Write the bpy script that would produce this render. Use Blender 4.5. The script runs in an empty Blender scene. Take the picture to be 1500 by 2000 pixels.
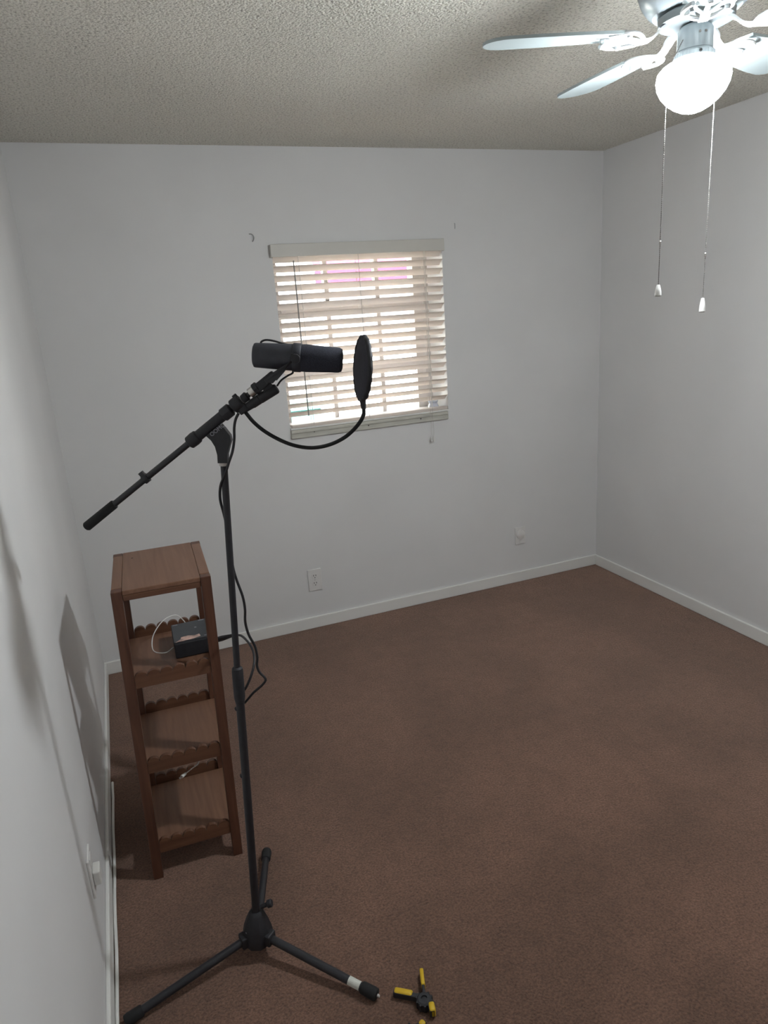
import bpy, bmesh, math, random
from math import sin, cos, pi, radians, atan2, hypot, sqrt
from mathutils import Vector, Matrix

random.seed(7)
S = bpy.context.scene
COL = S.collection

# ------------------------------------------------------------------ camera
FPX = 1355.15
CR = Vector((0.92788, -0.36645, -0.06846)); CU = Vector((0.16239, 0.23322, 0.95877)); CF = Vector((0.33459, 0.90013, -0.27894))
# rebuild the exact frame from yaw, pitch, roll
yaw, pit, rol = radians(-20.3909), radians(-16.1974), radians(-4.0015)
CF = Vector((-sin(yaw)*cos(pit), cos(yaw)*cos(pit), sin(pit)))
r0 = Vector((cos(yaw), sin(yaw), 0)); u0 = r0.cross(CF)
CR = r0*cos(rol) + u0*sin(rol); CU = -r0*sin(rol) + u0*cos(rol)
CP = Vector((0.26451, -3.48828, 1.67697))
cam_d = bpy.data.cameras.new('camera'); cam = bpy.data.objects.new('camera', cam_d); COL.objects.link(cam)
cam_d.sensor_fit = 'VERTICAL'; cam_d.sensor_height = 24.0; cam_d.lens = 24.0*FPX/2000.0
cam_d.clip_start = 0.02; cam_d.clip_end = 200
m = Matrix((CR, CU, -CF)).transposed().to_4x4(); m.translation = CP; cam.matrix_world = m
S.camera = cam

# ------------------------------------------------------------------ exposure, sky, sun
GLOBE_STRENGTH = 170.0
S.view_settings.view_transform = 'Standard'; S.view_settings.look = 'None'
S.view_settings.gamma = 1.0; S.view_settings.use_curve_mapping = False
S.view_settings.exposure = 0.80
W = bpy.data.worlds.new('sky'); S.world = W; W.use_nodes = True
nt = W.node_tree; nt.nodes.clear()
sk = nt.nodes.new('ShaderNodeTexSky'); sk.sky_type = 'NISHITA'; sk.sun_disc = False
sk.sun_elevation = radians(52); sk.sun_rotation = radians(200); sk.dust_density = 2.0
bg = nt.nodes.new('ShaderNodeBackground'); bg.inputs[1].default_value = 1.1
ow = nt.nodes.new('ShaderNodeOutputWorld')
nt.links.new(sk.outputs[0], bg.inputs[0]); nt.links.new(bg.outputs[0], ow.inputs[0])
sd = bpy.data.lights.new('sun', 'SUN'); sd.energy = 26.0; sd.angle = radians(0.6); sd.color = (1.0, 0.96, 0.9)
so = bpy.data.objects.new('sun', sd); COL.objects.link(so)
so.rotation_euler = (radians(40), 0, radians(14)); so.location = (0, -6, 9)

# ------------------------------------------------------------------ pixel helpers (1500 x 2000 frame)
def ray(px, py): return CF + CR*((px-750)/FPX) - CU*((py-1000)/FPX)
def at(px, py, ax, v):
    d = ray(px, py); return CP + d*((v-CP[ax])/d[ax])
def onfloor(px, py, z=0.0): return at(px, py, 2, z)
def bydepth(px, py, dep): return CP + ray(px, py)*dep
def proj(P):
    d = Vector(P)-CP; w = d.dot(CF); return 750+FPX*d.dot(CR)/w, 1000-FPX*d.dot(CU)/w
POLE = Vector((0.382, -1.914, 0.0))
HH = Vector((CF.x, CF.y, 0)).normalized()            # horizontal viewing direction
HS = Vector((HH.y, -HH.x, 0))                        # horizontal, to the right
def pl(px, py, off=0.0):                             # point in the upright plane of the stand's pole
    d = ray(px, py); return CP + d*(((POLE-CP).dot(HH)+off)/d.dot(HH))

# ------------------------------------------------------------------ materials
MATS = {}
def mat(name, col, rough=0.6, metal=0.0, spec=0.5, var=0.0, vscale=8.0, bump=0.0, bscale=120.0, bdist=0.002, transl=0.0, coat=0.0, stretch=None, detail=4.0):
    if name in MATS: return MATS[name]
    M = bpy.data.materials.new(name); M.use_nodes = True; t = M.node_tree; N = t.nodes; L = t.links
    b = N['Principled BSDF']; b.inputs['Roughness'].default_value = rough; b.inputs['Metallic'].default_value = metal
    b.inputs['Specular IOR Level'].default_value = spec; b.inputs['Coat Weight'].default_value = coat
    c = (*col, 1.0); b.inputs['Base Color'].default_value = c
    tc = N.new('ShaderNodeTexCoord'); vec = tc.outputs['Object']
    if stretch:
        mp = N.new('ShaderNodeMapping'); mp.inputs['Scale'].default_value = stretch; L.new(vec, mp.inputs[0]); vec = mp.outputs[0]
    if var > 0:
        n = N.new('ShaderNodeTexNoise'); n.inputs['Scale'].default_value = vscale; n.inputs['Detail'].default_value = detail; L.new(vec, n.inputs['Vector'])
        r = N.new('ShaderNodeValToRGB'); r.color_ramp.elements[0].position = 0.3; r.color_ramp.elements[1].position = 0.7
        r.color_ramp.elements[0].color = (*[x*(1-var) for x in col], 1); r.color_ramp.elements[1].color = (*[min(1, x*(1+var)) for x in col], 1)
        L.new(n.outputs[0], r.inputs[0]); L.new(r.outputs[0], b.inputs['Base Color'])
    if bump > 0:
        n2 = N.new('ShaderNodeTexNoise'); n2.inputs['Scale'].default_value = bscale; n2.inputs['Detail'].default_value = 3.0; L.new(vec, n2.inputs['Vector'])
        bp = N.new('ShaderNodeBump'); bp.inputs['Strength'].default_value = bump; bp.inputs['Distance'].default_value = bdist
        L.new(n2.outputs[0], bp.inputs['Height']); L.new(bp.outputs[0], b.inputs['Normal'])
    if transl > 0:
        tr = N.new('ShaderNodeBsdfTranslucent'); tr.inputs[0].default_value = c
        mx = N.new('ShaderNodeMixShader'); mx.inputs[0].default_value = transl
        o = N['Material Output']; L.new(b.outputs[0], mx.inputs[1]); L.new(tr.outputs[0], mx.inputs[2]); L.new(mx.outputs[0], o.inputs[0])
    MATS[name] = M; return M

def emis(name, col, s):
    M = bpy.data.materials.new(name); M.use_nodes = True; t = M.node_tree; b = t.nodes['Principled BSDF']
    b.inputs['Base Color'].default_value = (*col, 1); b.inputs['Emission Color'].default_value = (*col, 1); b.inputs['Emission Strength'].default_value = s
    return M

def carpet_mat():
    M = bpy.data.materials.new('brown_carpet'); M.use_nodes = True; t = M.node_tree; N = t.nodes; L = t.links
    b = N['Principled BSDF']; b.inputs['Roughness'].default_value = 0.95; b.inputs['Specular IOR Level'].default_value = 0.1
    b.inputs['Sheen Weight'].default_value = 0.6; b.inputs['Sheen Roughness'].default_value = 0.5; b.inputs['Sheen Tint'].default_value = (0.8, 0.6, 0.5, 1)
    tc = N.new('ShaderNodeTexCoord')
    def noise(sc, det, rough=0.5):
        n = N.new('ShaderNodeTexNoise'); n.inputs['Scale'].default_value = sc; n.inputs['Detail'].default_value = det; n.inputs['Roughness'].default_value = rough
        L.new(tc.outputs['Object'], n.inputs['Vector']); return n
    fine = noise(165, 5, 0.8); big = noise(2.3, 2.0); mid = noise(16, 3)
    r1 = N.new('ShaderNodeValToRGB'); e = r1.color_ramp.elements
    e[0].position = 0.34; e[0].color = (0.048, 0.024, 0.015, 1); e[1].position = 0.66; e[1].color = (0.285, 0.152, 0.106, 1)  # dark end paints shade into the pits of the pile
    L.new(fine.outputs[0], r1.inputs[0])
    def mul(a, fac_node, lo, hi, p0, p1):
        mr = N.new('ShaderNodeMapRange'); mr.inputs[1].default_value = p0; mr.inputs[2].default_value = p1; mr.inputs[3].default_value = lo; mr.inputs[4].default_value = hi
        L.new(fac_node.outputs[0], mr.inputs[0])
        mx = N.new('ShaderNodeMix'); mx.data_type = 'RGBA'; mx.blend_type = 'MULTIPLY'; mx.inputs[0].default_value = 1.0
        L.new(a, mx.inputs[6]); L.new(mr.outputs[0], mx.inputs[7]); return mx.outputs[2]
    c = mul(r1.outputs[0], big, 0.82, 1.12, 0.4, 0.62); c = mul(c, mid, 0.9, 1.08, 0.35, 0.65)
    L.new(c, b.inputs['Base Color'])
    bp = N.new('ShaderNodeBump'); bp.inputs['Strength'].default_value = 0.9; bp.inputs['Distance'].default_value = 0.006
    L.new(fine.outputs[0], bp.inputs['Height']); L.new(bp.outputs[0], b.inputs['Normal'])
    return M

def popcorn_mat():
    M = bpy.data.materials.new('popcorn_ceiling'); M.use_nodes = True; t = M.node_tree; N = t.nodes; L = t.links
    b = N['Principled BSDF']; b.inputs['Roughness'].default_value = 0.95; b.inputs['Specular IOR Level'].default_value = 0.15
    tc = N.new('ShaderNodeTexCoord')
    v = N.new('ShaderNodeTexVoronoi'); v.inputs['Scale'].default_value = 150; v.feature = 'SMOOTH_F1'; v.inputs['Smoothness'].default_value = 0.5; L.new(tc.outputs['Object'], v.inputs['Vector'])
    n = N.new('ShaderNodeTexNoise'); n.inputs['Scale'].default_value = 115; n.inputs['Detail'].default_value = 4; L.new(tc.outputs['Object'], n.inputs['Vector'])
    ma = N.new('ShaderNodeMath'); ma.operation = 'MULTIPLY_ADD'; ma.inputs[1].default_value = -0.8
    L.new(v.outputs['Distance'], ma.inputs[0]); L.new(n.outputs[0], ma.inputs[2])
    bp = N.new('ShaderNodeBump'); bp.inputs['Strength'].default_value = 0.95; bp.inputs['Distance'].default_value = 0.008
    L.new(ma.outputs[0], bp.inputs['Height']); L.new(bp.outputs[0], b.inputs['Normal'])
    r = N.new('ShaderNodeValToRGB'); e = r.color_ramp.elements
    e[0].position = 0.28; e[0].color = (0.50, 0.475, 0.41, 1); e[1].position = 0.5; e[1].color = (0.86, 0.835, 0.75, 1)
    L.new(n.outputs[0], r.inputs[0]); L.new(r.outputs[0], b.inputs['Base Color'])
    return M

def wood_mat(name, c1, c2, ax):
    M = bpy.data.materials.new(name); M.use_nodes = True; t = M.node_tree; N = t.nodes; L = t.links
    b = N['Principled BSDF']; b.inputs['Roughness'].default_value = 0.42; b.inputs['Specular IOR Level'].default_value = 0.4
    tc = N.new('ShaderNodeTexCoord'); mp = N.new('ShaderNodeMapping'); sc = [38, 38, 38]; sc[ax] = 2.5
    mp.inputs['Scale'].default_value = sc; L.new(tc.outputs['Object'], mp.inputs[0])
    n = N.new('ShaderNodeTexNoise'); n.inputs['Scale'].default_value = 1.6; n.inputs['Detail'].default_value = 6; n.inputs['Distortion'].default_value = 0.6; L.new(mp.outputs[0], n.inputs['Vector'])
    r = N.new('ShaderNodeValToRGB'); e = r.color_ramp.elements; e[0].position = 0.3; e[0].color = (*c1, 1); e[1].position = 0.7; e[1].color = (*c2, 1)
    L.new(n.outputs[0], r.inputs[0]); L.new(r.outputs[0], b.inputs['Base Color'])
    bp = N.new('ShaderNodeBump'); bp.inputs['Strength'].default_value = 0.15; bp.inputs['Distance'].default_value = 0.001; L.new(n.outputs[0], bp.inputs['Height']); L.new(bp.outputs[0], b.inputs['Normal'])
    return M

M_WALL = mat('wall_paint', (0.765, 0.76, 0.755), 0.75, spec=0.25, var=0.03, vscale=2.0, bump=0.12, bscale=160, bdist=0.001)
M_TRIM = mat('trim_paint', (0.84, 0.83, 0.80), 0.45, bump=0.08, bscale=60, bdist=0.001)
M_CEIL = popcorn_mat(); M_CARPET = carpet_mat()
M_WOODX = wood_mat('wood_across_shaded', (0.095, 0.039, 0.021), (0.165, 0.076, 0.043), 0)  # rails: same wood, darkened with shade put into the colour
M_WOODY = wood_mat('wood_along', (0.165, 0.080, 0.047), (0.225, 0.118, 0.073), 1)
M_WOODZ = wood_mat('wood_upright_shaded', (0.070, 0.027, 0.016), (0.125, 0.053, 0.031), 2)  # posts: same wood, darker still, their shading painted into the colour
M_BLACK = mat('black_metal', (0.017, 0.017, 0.021), 0.45, var=0.2, vscale=40)
M_PLAST = mat('black_plastic', (0.018, 0.018, 0.022), 0.6, var=0.2, vscale=60, bump=0.1, bscale=300, bdist=0.0005)
M_RUB = mat('black_rubber', (0.010, 0.010, 0.011), 0.8, var=0.2, vscale=60)
M_MIC = mat('dark_grey_mic', (0.032, 0.034, 0.044), 0.55, var=0.15, vscale=60, bump=0.1, bscale=300, bdist=0.0005)
M_FOAM = mat('black_foam', (0.030, 0.032, 0.045), 0.95, var=0.35, vscale=500, bump=0.6, bscale=600, bdist=0.001)
M_CABLE = mat('black_cable', (0.013, 0.012, 0.015), 0.5, var=0.15, vscale=60)
M_CLOTH = mat('pop_mesh', (0.032, 0.031, 0.042), 0.9, var=0.3, vscale=400, bump=0.4, bscale=900, bdist=0.0006)
M_NICKEL = mat('nickel', (0.55, 0.53, 0.5), 0.3, metal=1.0, var=0.1, vscale=30)
M_WASHER = mat('pale_washer', (0.50, 0.46, 0.43), 0.5, var=0.1, vscale=30)
M_WHITEP = mat('white_plastic', (0.80, 0.79, 0.76), 0.4, var=0.03, vscale=20)
M_PLATE = mat('outlet_plastic', (0.78, 0.765, 0.745), 0.4, var=0.03, vscale=20)
M_IRON = mat('fan_iron_enamel', (0.80, 0.83, 0.84), 0.3, coat=0.3, var=0.02, vscale=5)
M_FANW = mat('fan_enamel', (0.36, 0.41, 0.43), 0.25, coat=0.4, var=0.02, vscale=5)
M_BLADE = mat('fan_blade_laminate', (0.46, 0.53, 0.54), 0.4, var=0.03, vscale=6)
M_CHAIN = mat('bead_chain', (0.20, 0.19, 0.18), 0.4, metal=0.6, var=0.1, vscale=30)
M_SLAT = mat('slat_vinyl', (0.80, 0.74, 0.69), 0.5, var=0.02, vscale=3, transl=0.35)
M_VAL = mat('valance_vinyl', (0.64, 0.62, 0.57), 0.5, var=0.03, vscale=6)
M_CORD = mat('cord_white', (0.62, 0.60, 0.56), 0.8, var=0.05, vscale=50)
M_WAND = mat('wand_plastic', (0.30, 0.29, 0.27), 0.3, var=0.05, vscale=20)
M_SILL = mat('worn_sill_paint', (0.55, 0.54, 0.48), 0.6, var=0.16, vscale=9, bump=0.25, bscale=40, bdist=0.002, stretch=(1, 4, 6))
M_WFRAME = mat('window_frame_paint', (0.60, 0.55, 0.52), 0.5, var=0.03, vscale=8)
M_YEL = mat('yellow_plastic', (0.62, 0.40, 0.012), 0.45, var=0.06, vscale=60)
M_DARK = mat('dark_slot', (0.02, 0.02, 0.02), 0.8, var=0.1, vscale=50)
M_STICK = mat('white_sticker', (0.62, 0.63, 0.57), 0.6, var=0.05, vscale=60)
M_GREY = mat('grey_print', (0.30, 0.30, 0.33), 0.6, var=0.05, vscale=60)
M_BOXTOP = mat('interface_case', (0.055, 0.06, 0.066), 0.4, var=0.1, vscale=25)
M_CREAM = mat('house_siding', (0.80, 0.78, 0.74), 0.8, var=0.05, vscale=3, bump=0.2, bscale=30)
M_PINK = mat('pink_awning', (0.095, 0.011, 0.034), 0.7, var=0.06, vscale=6)
M_MINT = mat('mint_paint', (0.06, 0.17, 0.145), 0.5, var=0.05, vscale=5)
M_GROUND = mat('concrete_yard', (0.62, 0.59, 0.55), 0.9, var=0.12, vscale=4, bump=0.3, bscale=40)
M_HOOK = mat('wall_hook', (0.36, 0.36, 0.36), 0.6, var=0.05, vscale=40)
M_TISSUE = mat('pale_film', (0.50, 0.52, 0.60), 0.25, var=0.1, vscale=30)
M_COPPER = mat('printed_label', (0.55, 0.36, 0.30), 0.35, var=0.5, vscale=60)
gl = bpy.data.materials.new('window_glass'); gl.use_nodes = True
_n = gl.node_tree.nodes; _l = gl.node_tree.links; _n.clear()
_o = _n.new('ShaderNodeOutputMaterial'); _t = _n.new('ShaderNodeBsdfTransparent'); _g = _n.new('ShaderNodeBsdfGlossy'); _m = _n.new('ShaderNodeMixShader'); _f = _n.new('ShaderNodeFresnel')
_t.inputs[0].default_value = (0.96, 0.98, 0.97, 1); _g.inputs['Roughness'].default_value = 0.03; _f.inputs[0].default_value = 1.35
_l.new(_f.outputs[0], _m.inputs[0]); _l.new(_t.outputs[0], _m.inputs[1]); _l.new(_g.outputs[0], _m.inputs[2]); _l.new(_m.outputs[0], _o.inputs[0])
M_GLASS = gl
M_GLOBE = emis('lit_globe', (0.92, 0.97, 1.0), GLOBE_STRENGTH)
_t = M_GLOBE.node_tree; _c = _t.nodes.new('ShaderNodeTexCoord'); _s = _t.nodes.new('ShaderNodeSeparateXYZ'); _r = _t.nodes.new('ShaderNodeMapRange')
for i_, v_ in ((1, 0.070), (2, 0.090), (3, GLOBE_STRENGTH), (4, 4.0)): _r.inputs[i_].default_value = v_   # glow cut at the neck so the fan housing is not overlit
_t.links.new(_c.outputs['Object'], _s.inputs[0]); _t.links.new(_s.outputs[2], _r.inputs[0]); _t.links.new(_r.outputs[0], _t.nodes['Principled BSDF'].inputs['Emission Strength'])

# ------------------------------------------------------------------ shapes: each returns (verts, faces)
def join(*shapes):
    V = []; F = []
    for v, f in shapes:
        k = len(V); V += [Vector(p) for p in v]; F += [tuple(i+k for i in q) for q in f]
    return V, F
def frame(n):
    n = Vector(n).normalized(); a = Vector((0, 0, 1)) if abs(n.z) < 0.9 else Vector((1, 0, 0))
    u = a.cross(n).normalized(); return u, n.cross(u).normalized(), n
def box(c, s, bev=0.0, rot=None, seg=2):
    bm = bmesh.new(); bmesh.ops.create_cube(bm, size=1.0)
    bmesh.ops.scale(bm, vec=Vector(s), verts=bm.verts)
    if bev > 0: bmesh.ops.bevel(bm, geom=list(bm.edges), offset=bev, segments=seg, profile=0.5, affect='EDGES')
    if rot is not None: bmesh.ops.transform(bm, matrix=rot.to_4x4(), verts=bm.verts)
    bmesh.ops.translate(bm, vec=Vector(c), verts=bm.verts)
    bm.verts.index_update(); out = ([v.co.copy() for v in bm.verts], [tuple(v.index for v in f.verts) for f in bm.faces]); bm.free(); return out
def bx(x0, x1, y0, y1, z0, z1, bev=0.0):
    return box(((x0+x1)/2, (y0+y1)/2, (z0+z1)/2), (abs(x1-x0), abs(y1-y0), abs(z1-z0)), bev)
def lathe(p, axis, prof, seg=32):                      # prof: (distance along axis, radius)
    u, v, n = frame(axis); p = Vector(p); V = []; F = []; rings = []
    for t, r in prof:
        if r < 1e-6: rings.append([len(V)]); V.append(p+n*t)
        else:
            rings.append(list(range(len(V), len(V)+seg)))
            for k in range(seg):
                a = 2*pi*k/seg; V.append(p+n*t+u*(r*cos(a))+v*(r*sin(a)))
    for A, B in zip(rings, rings[1:]):
        if len(A) == 1 and len(B) == 1: continue
        for k in range(seg):
            j = (k+1) % seg
            if len(A) == 1: F.append((A[0], B[j], B[k]))
            elif len(B) == 1: F.append((A[k], A[j], B[0]))
            else: F.append((A[k], A[j], B[j], B[k]))
    if len(rings[0]) > 1: F.append(tuple(reversed(rings[0])))
    if len(rings[-1]) > 1: F.append(tuple(rings[-1]))
    return V, F
def rod(a, b, r, r2=None, seg=20, ch=0.0):
    a = Vector(a); b = Vector(b); L = (b-a).length; r2 = r if r2 is None else r2
    pr = [(0, r), (L, r2)] if ch <= 0 else [(0, r-ch), (ch, r), (L-ch, r2), (L, r2-ch)]
    return lathe(a, b-a, pr, seg)
def spline(P, n=8):
    P = [Vector(p) for p in P]; out = []
    Q = [P[0]*2-P[1]] + P + [P[-1]*2-P[-2]]
    for i in range(1, len(Q)-2):
        a, b, c, d = Q[i-1:i+3]
        for k in range(n):
            t = k/n; out.append(0.5*((2*b)+(c-a)*t+(2*a-5*b+4*c-d)*t*t+(3*b-a-3*c+d)*t**3))
    out.append(P[-1]); return out
def tube(P, r, seg=10):
    P = [Vector(p) for p in P]; V = []; F = []; n0 = None
    for i, p in enumerate(P):
        t = (P[min(i+1, len(P)-1)]-P[max(i-1, 0)]).normalized()
        if n0 is None: n0 = frame(t)[0]
        n0 = (n0-t*n0.dot(t)).normalized(); b = t.cross(n0); rr = r[i] if isinstance(r, (list, tuple)) else r
        for k in range(seg):
            a = 2*pi*k/seg; V.append(p+n0*(rr*cos(a))+b*(rr*sin(a)))
    for i in range(len(P)-1):
        for k in range(seg):
            j = (k+1) % seg; F.append((i*seg+k, i*seg+j, (i+1)*seg+j, (i+1)*seg+k))
    F.append(tuple(reversed(range(seg)))); F.append(tuple(range((len(P)-1)*seg, len(P)*seg))); return V, F
def prism(poly, n, th, both=True):                     # poly: 3-D points of a flat outline, n: thickness direction
    n = Vector(n).normalized(); k = len(poly); o = n*(-th/2 if both else 0)
    A = [Vector(p)+o for p in poly]; B = [p+n*th for p in A]
    F = [tuple(range(k)), tuple(reversed(range(k, 2*k)))] + [(i, i+k, (i+1) % k+k, (i+1) % k) for i in range(k)]
    return A+B, F
def fixn(shape):
    V, F = shape; bm = bmesh.new(); vs = [bm.verts.new(v) for v in V]
    for f in F:
        try: bm.faces.new([vs[i] for i in f])
        except ValueError: pass
    bmesh.ops.recalc_face_normals(bm, faces=bm.faces); return bm
ORG = {}
def obj(name, shape, material, parent=None, smooth=None, label=None, kind=None):
    bm = fixn(shape); off = ORG[parent.name] if parent else None
    org = off if parent else sum((v.co for v in bm.verts), Vector())/len(bm.verts)
    if not parent: org = Vector((org.x, org.y, min(v.co.z for v in bm.verts)))
    bmesh.ops.translate(bm, vec=-org, verts=bm.verts)
    me = bpy.data.meshes.new(name); bm.to_mesh(me); bm.free(); me.materials.append(material)
    o = bpy.data.objects.new(name, me); COL.objects.link(o)
    if parent: o.parent = parent
    else: o.location = org
    ORG[o.name] = org
    if smooth is not None:
        for p in me.polygons: p.use_smooth = True
        me.set_sharp_from_angle(angle=radians(smooth))
    if label: o['label'] = label
    if kind: o['kind'] = kind
    return o
def thing(name, loc, label, cat, group=None, kind=None):
    o = bpy.data.objects.new(name, None); COL.objects.link(o); o.location = Vector(loc); o.empty_display_size = 0.05
    ORG[o.name] = Vector(loc); tag(o, label, cat, group, kind); return o
def tag(o, label, cat, group=None, kind=None):
    o['label'] = label; o['category'] = cat
    if group: o['group'] = group
    if kind: o['kind'] = kind
    return o
def struct(name, shape, material, label, cat, smooth=None):
    return tag(obj(name, shape, material, None, smooth), label, cat, None, 'structure')
def linked(o, parent, loc=(0, 0, 0), rot=(0, 0, 0)):   # another child that shares the mesh of o
    c = o.copy(); COL.objects.link(c); c.parent = parent; c.location = loc; c.rotation_euler = rot; ORG[c.name] = ORG[o.name]; return c

# ------------------------------------------------------------------ room shell
RW, RD, RH, TW = 3.0035, 4.45, 2.44, 0.27              # width, depth, height, wall thickness
OX0, OX1, OZ0, OZ1 = 1.080, 1.986, 1.115, 2.004        # window opening in the back wall
struct('floor', bx(-0.1, RW+0.1, -RD-0.1, TW, -0.12, 0.0), M_CARPET, 'worn brown cut-pile carpet covering the whole floor', 'carpet')
struct('ceiling', bx(-0.1, RW+0.1, -RD-0.1, TW, RH, RH+0.1), M_CEIL, 'off-white popcorn textured ceiling above the room', 'ceiling')
struct('wall_left', bx(-0.1, 0, -RD, 0, 0, RH), M_WALL, 'plain pale grey wall beside the wooden shelf stand', 'wall')
struct('wall_right', bx(RW, RW+0.1, -RD, 0, 0, RH), M_WALL, 'plain pale grey wall behind the hanging pull chains', 'wall')
struct('wall_front', bx(-0.1, RW+0.1, -RD-0.1, -RD, 0, RH), M_WALL, 'plain pale grey wall behind the camera', 'wall')
struct('wall_back', join(bx(-0.1, OX0, 0, TW, 0, RH), bx(OX1, RW+0.1, 0, TW, 0, RH), bx(OX0, OX1, 0, TW, 0, OZ0), bx(OX0, OX1, 0, TW, OZ1, RH)),
       M_WALL, 'plain pale grey wall holding the small blinded window', 'wall')
BH, BT = 0.068, 0.012
def baseb(name, x0, x1, y0, y1, lab): struct(name, bx(x0, x1, y0, y1, 0, BH, 0.004), M_TRIM, lab, 'baseboard')
baseb('baseboard_back', 0, RW, -BT, 0, 'white painted baseboard under the window wall')
baseb('baseboard_left', 0, BT, -RD, -BT, 'white painted baseboard along the wall beside the shelf stand')
baseb('baseboard_right', RW-BT, RW, -RD, -BT, 'white painted baseboard along the right wall')
baseb('baseboard_front', BT, RW-BT, -RD, -RD+BT, 'white painted baseboard behind the camera')
strip = [(0.0185+0.0012*sin(i*1.7), -0.95-i*0.1, 0.0055) for i in range(34)]
struct('trim_1', tube(strip, 0.0048, 8), M_TRIM, 'thin white strip lying along the foot of the left baseboard', 'trim', 60)

# ------------------------------------------------------------------ window behind the blind
WY = 0.215
wl, wr = at(541, 560, 1, WY).x, at(808, 640, 1, WY).x
mx1, mx2 = at(644, 650, 1, WY).x, at(741, 650, 1, WY).x
za, zb = at(700, 584, 1, WY).z, at(700, 610, 1, WY).z
zc, zd = at(760, 709, 1, WY).z, at(760, 724, 1, WY).z
zbot, ztop = at(655, 818, 1, WY).z, OZ1-0.045
win = thing('window_1', ((OX0+OX1)/2, WY, OZ0), 'small painted window with divided panes behind the white blind', 'window', None, 'structure')
fr = obj('window_frame', join(bx(OX0, wl, WY-0.02, WY+0.05, OZ0, OZ1), bx(wr, OX1, WY-0.02, WY+0.05, OZ0, OZ1), bx(wl, wr, WY-0.02, WY+0.05, OZ0, zbot), bx(wl, wr, WY-0.02, WY+0.05, ztop, OZ1)), M_WFRAME, win)
obj('meeting_rail', bx(wl, wr, WY-0.025, WY+0.04, zb, za, 0.003), M_WFRAME, win)
obj('meeting_rail', bx(wl, wr, WY-0.025, WY+0.04, zd, zc, 0.003), M_WFRAME, win)
rows = [(zbot, zd), (zc, zb), (za, ztop)]; cols = [(wl, mx1-0.012), (mx1+0.012, mx2-0.012), (mx2+0.012, wr)]
for z0, z1 in rows:
    for mxx in (mx1, mx2): obj('glazing_bar', bx(mxx-0.012, mxx+0.012, WY-0.012, WY+0.03, z0, z1, 0.002), M_WFRAME, win)
    for x0, x1 in cols: obj('pane', bx(x0, x1, WY+0.006, WY+0.010, z0, z1), M_GLASS, win)
sill = thing('window_sill', ((OX0+OX1)/2, -0.01, 1.07), 'weathered painted window sill with nail holes below the blind', 'window sill')
sill['kind'] = 'structure'
obj('sill_board', bx(OX0+0.001, OX1-0.001, -0.012, WY-0.021, OZ0+0.001, OZ0+0.010, 0.002), M_TRIM, sill)
obj('apron_board', bx(OX0, OX1-0.008, -0.016, -0.0005, 1.071, OZ0-0.004, 0.003), M_SILL, sill)
obj('sill_nose', bx(OX0, OX1-0.012, -0.022, -0.0005, OZ0-0.018, OZ0, 0.004), M_SILL, sill)
for px, py in ((614, 843), (720, 831), (822, 818)):
    p = at(px, py, 1, -0.0175); obj('nail_hole', lathe(p, (0, -1, 0), [(0, 0.0035), (0.0016, 0.003)], 10), M_DARK, sill)
film = [at(848, 792, 1, 0.06), at(852, 770, 1, 0.07), at(857, 790, 1, 0.05), at(862, 766, 1, 0.075), at(868, 788, 1, 0.06)]
b0 = Vector((1.93, 0.075, OZ0+0.0102))
bag = tag(obj('plastic_bag', lathe(b0, (0, 0, 1), [(0, 0.024), (0.012, 0.031), (0.03, 0.023), (0.043, 0.029), (0.055, 0.013), (0.066, 0.018), (0.07, 0.0)], 9), M_TISSUE), 'small crumpled pale blue-grey plastic wrap on the right end of the sill', 'plastic wrap')

# ------------------------------------------------------------------ blind
bl = thing('window_blind', ((OX0+OX1)/2, 0.035, 1.13), 'white slatted window blind, half tilted, with a beige valance on top', 'blind')
obj('valance', bx(1.069, 1.988, -0.030, -0.018, 1.953, 2.012, 0.003), M_VAL, bl)
for xx in (1.069, 1.988-0.008): obj('valance_return', bx(xx, xx+0.008, -0.018, -0.001, 1.953, 2.010), M_VAL, bl)
obj('head_rail', bx(OX0+0.006, OX1-0.006, -0.014, 0.038, 1.958, 2.000), M_VAL, bl)
SL = OX1-OX0-0.006; PITCH = 0.04425; SD = 0.050; TILT = radians(33); YB = 0.012
Vs = []; Fs = []
for i in range(7):                                    # slightly curved slat cross-section
    t = (i/6-0.5); y = t*SD; z = 0.0022*(1-4*t*t)
    for x in (-SL/2, SL/2): Vs += [Vector((x, y, z)), Vector((x, y, z-0.0022))]
for i in range(6):
    a = i*4; b = a+4; Fs += [(a, b, b+2, a+2), (a+1, a+3, b+3, b+1), (a, a+1, b+1, b), (a+2, b+2, b+3, a+3)]
Fs += [(0, 2, 3, 1), (24, 25, 27, 26)]
slat0 = None
for i in range(18):
    zc_ = 1.9229+PITCH/2-i*PITCH
    loc = Vector(((OX0+OX1)/2, YB, zc_))-ORG[bl.name]; rot = (-TILT, 0, radians(random.uniform(-0.1, 0.1)))
    if slat0 is None:
        bmv = fixn((Vs, Fs)); me = bpy.data.meshes.new('slat'); bmv.to_mesh(me); bmv.free(); me.materials.append(M_SLAT)
        for p in me.polygons: p.use_smooth = True
        me.set_sharp_from_angle(angle=radians(40))
        slat0 = bpy.data.objects.new('slat', me); COL.objects.link(slat0); slat0.parent = bl; slat0.location = loc; slat0.rotation_euler = rot; ORG[slat0.name] = ORG[bl.name]
    else: linked(slat0, bl, loc, rot)
obj('bottom_rail', bx(OX0+0.008, OX1-0.008, YB-0.024, YB+0.024, OZ0+0.0102, OZ0+0.026, 0.004), M_SLAT, bl)
for x in (1.205, 1.514, 1.880):
    for dy in (-0.0235, 0.0235): obj('ladder_cord', rod((x, YB+dy, 1.13), (x, YB+dy, 1.96), 0.0013, seg=6), M_CORD, bl)
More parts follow.
